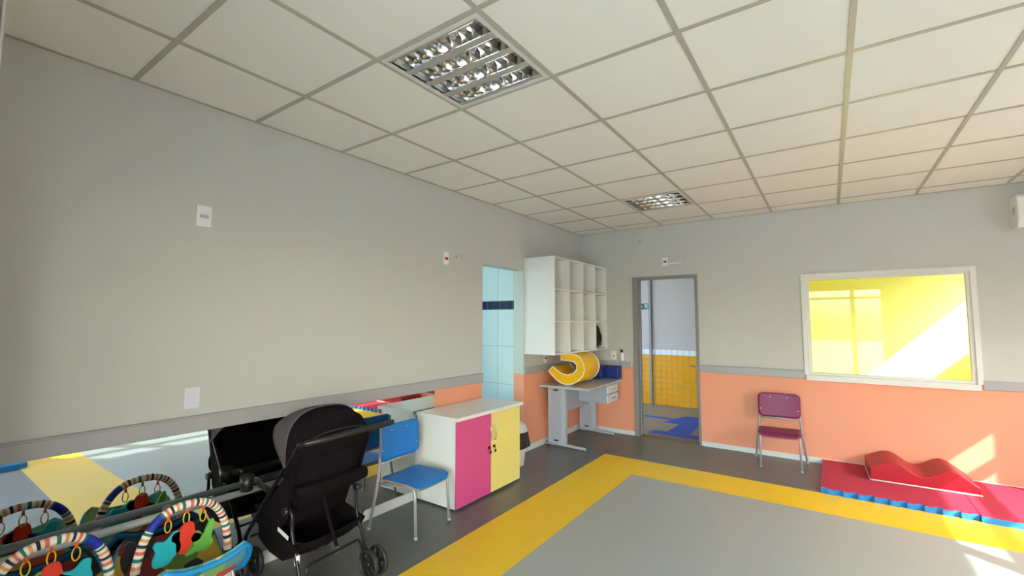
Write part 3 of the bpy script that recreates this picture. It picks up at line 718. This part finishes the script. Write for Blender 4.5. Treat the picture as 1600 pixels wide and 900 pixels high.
plate('wall_outlet', 'white light switch on back wall above rail, beside dispenser', 'switch', 'y', .495, 1.045, .07, .115, details=[('rocker', -.012, .012, -.03, .0, M['alu'])])
dp_ = thing('soap_dispenser', 'white bottle dispenser with black top on back wall rail', 'dispenser', (.62, -.03, .976))
bm = bmesh.new(); tube(bm, [(0, 0, 0), (0, 0, .01), (0, 0, .085), (0, 0, .10), (0, 0, .112)], [.026, .029, .029, .018, .012], 16); obj('bottle', bm, M['white'], dp_)
bm = bmesh.new(); tube(bm, [(0, 0, .112), (0, 0, .145)], .014, 12); box(bm, -.03, .006, -.006, .006, .138, .148); obj('pump', bm, M['black_plastic'], dp_)

# air conditioner
ac = thing('air_conditioner', 'white split air conditioner at right end of back wall', 'air conditioner', (4.75, 0, 2.475))
bm = bmesh.new(); prism(bm, [(-.001, -.15), (-.001, .155), (-.17, .155), (-.205, .13), (-.215, -.06), (-.17, -.145)], -.42, .42, 'x'); obj('casing', bm, M['white'], ac, bev=.012)
bx('vent_flap', M['white_trim'], ac, -.38, .38, -.205, -.15, -.148, -.14, bev=.002); bx('side_grille', M['alu'], ac, -.4235, -.42, -.15, -.10, -.02, .05)
tb('cord', M['black_plastic'], ac, curve([(-.36, -.19, -.13), (-.34, -.2, -.10), (-.31, -.22, -.09), (-.27, -.2, -.13)], 6), .004, 6)

# white folded screen and valance in the near left corner
vl = thing('roller_blind', 'white roller blind hanging in the near left corner', 'blind', (0.3, -5.70, 0))
bx('blind_cloth', M['white_trim'], vl, -.29, .25, -.02, -.012, .6, 2.70, bev=.003); bx('head_box', M['white'], vl, -.29, .3, -.045, .03, 2.715, 2.765, bev=.006)

# ------------------------------------------------------------------ stroller
sr = thing('baby_stroller', 'black folding baby stroller facing the wall mirror', 'stroller', (0.35, -4.33, 0))
ox, oy = .35, -4.33
def lp(*P): return [(x - ox, y - oy, z) for x, y, z in P]
YL, YRt = -4.56, -4.09
T = M['black_tube']
tb('frame_tube', T, sr, fillet(lp((.605, YL, .855), (.553, YL + .005, .805), (.33, YL, .56), (.05, YL, .235), (.03, YL, .17)), .06), .0115, 10)
tb('frame_tube', T, sr, fillet(lp((.60, YRt + .0, .84), (.56, YRt, .80), (.33, YRt, .45), (.10, YRt, .21), (.06, YRt, .15)), .06), .0115, 10)
tb('handlebar', M['black_plastic'], sr, curve(lp((.585, -4.565, .84), (.63, -4.55, .852), (.69, -4.45, .868), (.715, -4.33, .88), (.73, -4.18, .887), (.735, -4.05, .892)), 8), [.010, .0105] + [.011] * 6 + [.016] * 33, 12)
tb('handle_tube', T, sr, lp((.60, YRt, .84), (.705, -4.12, .878)), .011, 8)
tb('rear_leg', T, sr, fillet(lp((.50, YL + .005, .49), (.53, YL + .01, .46), (.525, YL + .01, .38), (.62, -4.545, .14), (.66, -4.545, .085)), .05), .010, 10)
tb('rear_leg', T, sr, fillet(lp((.445, YRt - .02, .485), (.475, YRt - .02, .47), (.485, -4.11, .32), (.60, -4.115, .13), (.655, -4.12, .085)), .05), .010, 10)
bx('leg_sleeve', M['tag_white'], sr, *[v - o for v, o in zip((.565, .59), (ox, ox))], -4.553 - oy, -4.533 - oy, .21, .265, bev=.004)
tb('cross_bar', T, sr, fillet(lp((.645, -4.535, .12), (.635, -4.52, .215), (.60, -4.17, .215), (.625, -4.15, .12)), .03), .008, 10)
tb('cross_bar', T, sr, lp((.10, YL, .24), (.12, YRt, .24)), .008, 8)
for s_ in (YL, YRt - .02):
    bm = bmesh.new(); disc(bm, (.49 - ox, s_ - oy - .02, .475), (0, 1, 0), .02, .04, 14); obj('hinge', bm, M['black_plastic'], sr)
# seat, backrest, roll
bm = bmesh.new()
yl, yr = YL + .03, YRt - .03
def back_f(u, v):   # u across, v up
    x = .36 + .20 * v + .035 * math.sin(PI * u); return (x - ox, yl + (yr - yl) * u - oy, .36 + .43 * v - .02 * math.sin(PI * u))
sheet(bm, back_f, 12, 10); obj('backrest', bm, M['black_cloth'], sr, solid=.025)
bm = bmesh.new()
def seat_f(u, v):
    return (.38 - .30 * v - ox, yl + (yr - yl) * u - oy, .37 + .03 * v - .03 * math.sin(PI * u))
sheet(bm, seat_f, 10, 6); obj('seat', bm, M['black_cloth'], sr, solid=.025)
for s_, pp in ((YL + .012, [(.58, .79), (.33, .53), (.12, .36), (.10, .33), (.38, .33), (.47, .42), (.52, .62)]), (YRt - .012, [(.58, .79), (.33, .53), (.20, .40), (.40, .47), (.50, .60)])):
    bm = bmesh.new(); prism(bm, [(a - ox, b) for a, b in pp], s_ - oy - .006, s_ - oy + .006, 'y'); obj('side_panel', bm, M['black_cloth'], sr)
bm = bmesh.new()
def roll_f(u, v):
    a = 2 * PI * v; r = .046 + .008 * math.sin(5 * u) + .006 * math.sin(9 * u + 1)
    return (.535 + .05 * u * 0 + r * math.cos(a) * .8 - ox, yl - .01 + (yr - yl + .04) * u - oy, .545 + .045 * u * .6 + r * math.sin(a))
sheet(bm, roll_f, 18, 14); obj('rolled_flap', bm, M['black_cloth'], sr)
tb('strap', M['black_cloth'], sr, curve(lp((.52, -4.385, .55), (.54, -4.37, .48), (.57, -4.34, .33), (.60, -4.32, .23)), 6), .004, 8, ry=.011)
tb('strap_ring', M['steel'], sr, [(.605 - ox + .0, -4.32 - oy + .016 * math.cos(a), .208 + .016 * math.sin(a)) for a in [2 * PI * k / 16 for k in range(16)]], .0022, 6, closed=True)
# basket: sagging open tray under the seat
bm = bmesh.new()
def basket_f(u, v):
    y = -4.56 + .46 * u; s = v
    prof = [(.22, .36), (.24, .27), (.32, .215), (.46, .20), (.55, .235), (.585, .30)]
    q = s * 5; i = min(4, int(q)); f = q - i; x = prof[i][0] * (1 - f) + prof[i + 1][0] * f; z = prof[i][1] * (1 - f) + prof[i + 1][1] * f
    e = abs(2 * u - 1) ** 5; z = z + e * (.045)
    return (x - ox - .04 * u, y - oy, z)
sheet(bm, basket_f, 16, 15); obj('basket', bm, M['black_cloth'], sr, solid=.006)
bm = bmesh.new(); prism(bm, [(.18, .39), (.2, .26), (.32, .215), (.46, .205), (.56, .25), (.60, .31), (.50, .33), (.30, .37)], -.004, .004, 'y')
o = obj('basket_side', bm, M['black_cloth'], sr, loc=(-ox, YL + .005 - oy, 0)); copy_part(o, sr, (-ox - .04, YRt - .015 - oy, 0))
bm = bmesh.new(); box(bm, -.055, .055, -.0015, .0015, -.010, .010); o = obj('tag', bm, M['tag_white'], sr, loc=(.47 - ox, YL - .006 - oy, .355)); o.rotation_euler = (0, math.radians(12), 0)
# canopy: fabric between three hoops turning about the side pivots
pv = (.475, .70)
def hoop(ang, r):   # point on hoop by t 0..1 across
    def f(t):
        a = PI * t; yy = (YL + YRt) / 2 - (YRt - YL) / 2 * 1.04 * (1 if abs(math.cos(a)) > 1 else math.copysign(abs(math.cos(a)) ** .75, math.cos(a)))
        rr = r * (math.sin(a) ** .62)
        return Vector((pv[0] + rr * math.cos(ang), yy, pv[1] + rr * math.sin(ang)))
    return f
ANG = [math.radians(a) for a in (50, 72, 94, 142)]; RR = [.25, .285, .30, .36]
def can(a0, a1):
    def f(u, v):
        ang = ANG[a0] + (ANG[a1] - ANG[a0]) * v; r = RR[a0] + (RR[a1] - RR[a0]) * v - .012 * math.sin(PI * v)
        p = hoop(ang, r)(u); return (p.x - ox, p.y - oy, p.z)
    return f
bm = bmesh.new(); sheet(bm, can(0, 1), 26, 6); sheet(bm, can(1, 2), 26, 6); bmesh.ops.remove_doubles(bm, verts=bm.verts, dist=.0005); obj('canopy', bm, M['black_cloth'], sr, solid=.004)
bm = bmesh.new(); sheet(bm, can(2, 3), 26, 8); bmesh.ops.remove_doubles(bm, verts=bm.verts, dist=.0005); o = obj('canopy_visor', bm, M['grey_cloth'], sr, solid=.004); o['label'] = 'lighter grey canopy visor'
for i, a in enumerate(ANG):
    if i in (0, 2, 3): tb('canopy_hoop', M['black_plastic'] if i != 2 else M['grey_cloth'], sr, [hoop(a, RR[i] + .002)(k / 30) - Vector((ox, oy, 0)) for k in range(31)], .0045, 8)
bm = bmesh.new()
def rear_f(u, v):
    p = hoop(ANG[0], RR[0])(u); q = Vector((.50 + .04 * math.sin(PI * u), YL + .02 + (YRt - YL - .04) * u, .60)); r = q * (1 - v) + p * v; return (r.x - ox, r.y - oy, r.z)
sheet(bm, rear_f, 20, 8); obj('canopy_back', bm, M['black_cloth'], sr, solid=.004)
# tray with cup holders
tr = tb('bumper_bar', M['black_plastic'], sr, fillet(lp((.30, YL - .01, .55), (.12, YL + .01, .56), (.12, YRt - .01, .56), (.28, YRt, .47)), .06), .016, 10)
bm = bmesh.new(); box(bm, .085 - ox, .175 - ox, YL + .02 - oy, YRt - .04 - oy, .555, .575, bev=.006); obj('tray', bm, M['black_plastic'], tr)
bm = bmesh.new(); disc(bm, (.14 - ox, YL - .05 - oy, .525), (0, 0, 1), .032, .085, 20, .038); obj('cup_holder', bm, M['black_plastic'], tr)
# wheels in pairs
def wheel(c, R, w_, parent):
    bm = bmesh.new(); prof_ = [(-w_ / 2, R * .80), (-w_ / 2, R * .94), (-w_ * .3, R), (w_ * .3, R), (w_ / 2, R * .94), (w_ / 2, R * .80)]
    N = 32; ringv = []
    for k in range(N):
        a = 2 * PI * k / N; ringv.append([bm.verts.new((r_ * math.cos(a), y_, r_ * math.sin(a))) for y_, r_ in prof_])
    for k in range(N):
        a_, b_ = ringv[k], ringv[(k + 1) % N]
        for i in range(6):
            f = bm.faces.new((a_[i], a_[(i + 1) % 6], b_[(i + 1) % 6], b_[i])); f.smooth = True
    o = obj('wheel', bm, M['wheel'], parent, loc=(c[0] - ox, c[1] - oy, c[2]))
    bm = bmesh.new(); tube(bm, [(0, -w_ * .6, 0), (0, w_ * .6, 0)], R * .2, 14)
    for k in range(5):
        a = 2 * PI * k / 5 + .3; u = Vector((math.cos(a), 0, math.sin(a))); v = Vector((-math.sin(a), 0, math.cos(a)))
        vs = []
        for rr, ww in ((R * .16, R * .16), (R * .84, R * .11)):
            for sy in (-w_ * .28, w_ * .28):
                for sv in (-1, 1): vs.append(bm.verts.new(u * rr + v * (sv * ww) + Vector((0, sy, 0))))
        for q in ((0, 1, 3, 2), (4, 6, 7, 5), (0, 4, 5, 1), (2, 3, 7, 6), (0, 2, 6, 4), (1, 5, 7, 3)): bm.faces.new([vs[i] for i in q])
    h = obj('spokes', bm, M['black_plastic'], o); return o
for c in ((.67, -4.155, .083), (.67, -4.085, .083), (.67, -4.59, .083), (.67, -4.52, .083)): wheel(c, .083, .026, sr)
for c in ((.085, -4.60, .08), (.085, -4.515, .08), (.09, -4.15, .08), (.09, -4.065, .08)): wheel(c, .080, .026, sr)
for y in (-4.12, -4.555): tb('axle', T, sr, lp((.67, y - .04, .083), (.67, y + .04, .083)), .006, 8)
for y in (-4.107, -4.557):
    tb('axle', T, sr, lp((.087, y - .045, .08), (.087, y + .045, .08)), .006, 8); tb('fork', T, sr, lp((.045, y, .19), (.06, y, .13), (.087, y, .08)), .010, 8)

# ------------------------------------------------------------------ baby bouncers
def bouncer(label, c, flip):
    t = thing('baby_bouncer', label, 'baby bouncer', (c[0], c[1], 0)); s = -1 if flip else 1
    hw_ = .218
    def prof_(v):   # v 0 = wall side (head), 1 = room side
        K = [(-.235, .40), (-.195, .31), (-.11, .225), (.02, .20), (.13, .245), (.21, .325), (.275, .405)]
        q = min(.9999, max(0, v)) * 6; i = int(q); f = q - i; f2 = f
        g_ = lambda k: K[max(0, min(6, k))]
        cr_ = lambda c: .5 * (2 * g_(i)[c] + (g_(i + 1)[c] - g_(i - 1)[c]) * f + (2 * g_(i - 1)[c] - 5 * g_(i)[c] + 4 * g_(i + 1)[c] - g_(i + 2)[c]) * f * f + (3 * g_(i)[c] - g_(i - 1)[c] - 3 * g_(i + 1)[c] + g_(i + 2)[c]) * f ** 3)
        return cr_(0), cr_(1)
    def shell(u, v):
        x, z = prof_(v); e = 1 - .28 * abs(2 * v - 1) ** 5; w = hw_ * e
        yy = (2 * u - 1) * w; z2 = z + .035 * abs(2 * u - 1) ** 2.5; return (x, yy, z2)
    bm = bmesh.new(); sheet(bm, shell, 18, 22)
    for f in bm.faces:
        f.material_index = 1 if f.calc_center_median().x < -.10 else 0
    obj('sling_seat', bm, [M['print'], M['print_head']], t, solid=.012)
    bm = bmesh.new(); sheet(bm, lambda u, v: tuple(Vector(shell(u, v)) - Vector((0, 0, .009))), 18, 22); obj('underside', bm, M['print'], t, solid=.004)
    rim = [Vector(shell(u / 18, 1)) for u in range(19)] + [Vector(shell(1, 1 - v / 22)) for v in range(1, 23)] + [Vector(shell(1 - u / 18, 0)) for u in range(1, 19)] + [Vector(shell(0, v / 22)) for v in range(1, 22)]
    tb('binding', M['sling_blue'], t, [p + Vector((.004 if p.x > .1 else -.004, 0, -.018)) for p in rim], .015, 8, closed=True)
    # arch with striped sleeve
    N = 130; pts = []
    for k in range(N + 1):
        a = PI * k / N; ca = math.cos(a); sa = math.sin(a)
        pts.append((.02 + .0 * sa, -s * .195 * math.copysign(abs(ca) ** .8, ca), .26 + .345 * sa ** .75))
    def mf(i):
        if 33 <= i <= 45: return 8
        return (i // 2) % 8
    bm = bmesh.new(); tube(bm, pts, .0185, 12, mf=mf); obj('toy_arch', bm, STRIPES + [M['sleeve_blue']], t)
    # base frame
    tb('base_frame', M['alu'], t, curve([(-.20, -.17, .30), (-.24, -.18, .02), (.0, -.2, .010), (.22, -.17, .012), (.23, 0, .012), (.22, .17, .012), (.0, .2, .010), (-.24, .18, .02), (-.20, .17, .30)], 8), .009, 8)
    for sy in (-1, 1): tb('side_support', M['alu'], t, curve([(.02, sy * .205, .27), (.08, sy * .21, .14), (.05, sy * .2, .012)], 6), .009, 8)
    # hanging toys
    def animal(kind):
        if kind == 0: P = [(-.055, -.10), (-.06, -.06), (-.05, -.03), (-.062, .0), (-.05, .02), (-.02, .012), (.0, .02), (.022, .045), (.05, .04), (.05, .0), (.058, -.03), (.05, -.06), (.03, -.075), (.0, -.105)]
        elif kind == 1: P = [(-.02, .05), (-.035, .03), (-.062, .025), (-.07, -.01), (-.05, -.03), (-.045, -.075), (-.01, -.095), (.01, -.08), (.025, -.055), (.06, -.05), (.07, -.02), (.04, .0), (.03, .045), (.01, .06)]
        else: P = [(-.07, -.10), (-.075, -.085), (-.04, -.06), (-.06, -.02), (-.04, .01), (-.015, .005), (.0, -.02), (.02, .03), (.045, .05), (.05, .01), (.04, -.04), (.05, -.07), (.02, -.10), (-.02, -.095)]
        return curve([(a, b, 0) for a, b in P], 3, closed=True)
    for k, (yo, kind) in enumerate(((-.075, 0), (.0, 1), (.072, 2))):
        yy = s * yo; i = int(round(N * math.acos(max(-1, min(1, -s * math.copysign((abs(yy) / .195) ** (1 / .8), yy)))) / PI)) if yy else N // 2
        zt = pts[i][2] - .0185
        P = [(q.x * .95, q.y * .95) for q in animal(kind)]
        bm = bmesh.new(); prism(bm, [(a, b) for a, b in P], -.007, .007, 'x')
        ty = obj('hanging_toy', bm, [M['toy_teal'], M['toy_red'], M['toy_green']][kind], t, loc=(.03, yy, zt - .12), bev=.003)
        bm = bmesh.new(); tube(bm, [(-.01, 0, .122), (-.01, 0, .098)], .010, 8, ry=.006); obj('clip', bm, M['orange'], ty)
        tb('ring', M['ring_yellow'], ty, [(-.01, .013 * math.cos(a), .072 + .028 * math.sin(a)) for a in [2 * PI * q / 18 for q in range(18)]], .0028, 6, closed=True)
    return t
bouncer('baby bouncer with striped toy arch beside the stroller', (.30, -4.972, 0), False)
bouncer('baby bouncer with striped toy arch in bottom left corner, blue sleeve at right', (.285, -5.44, 0), True)
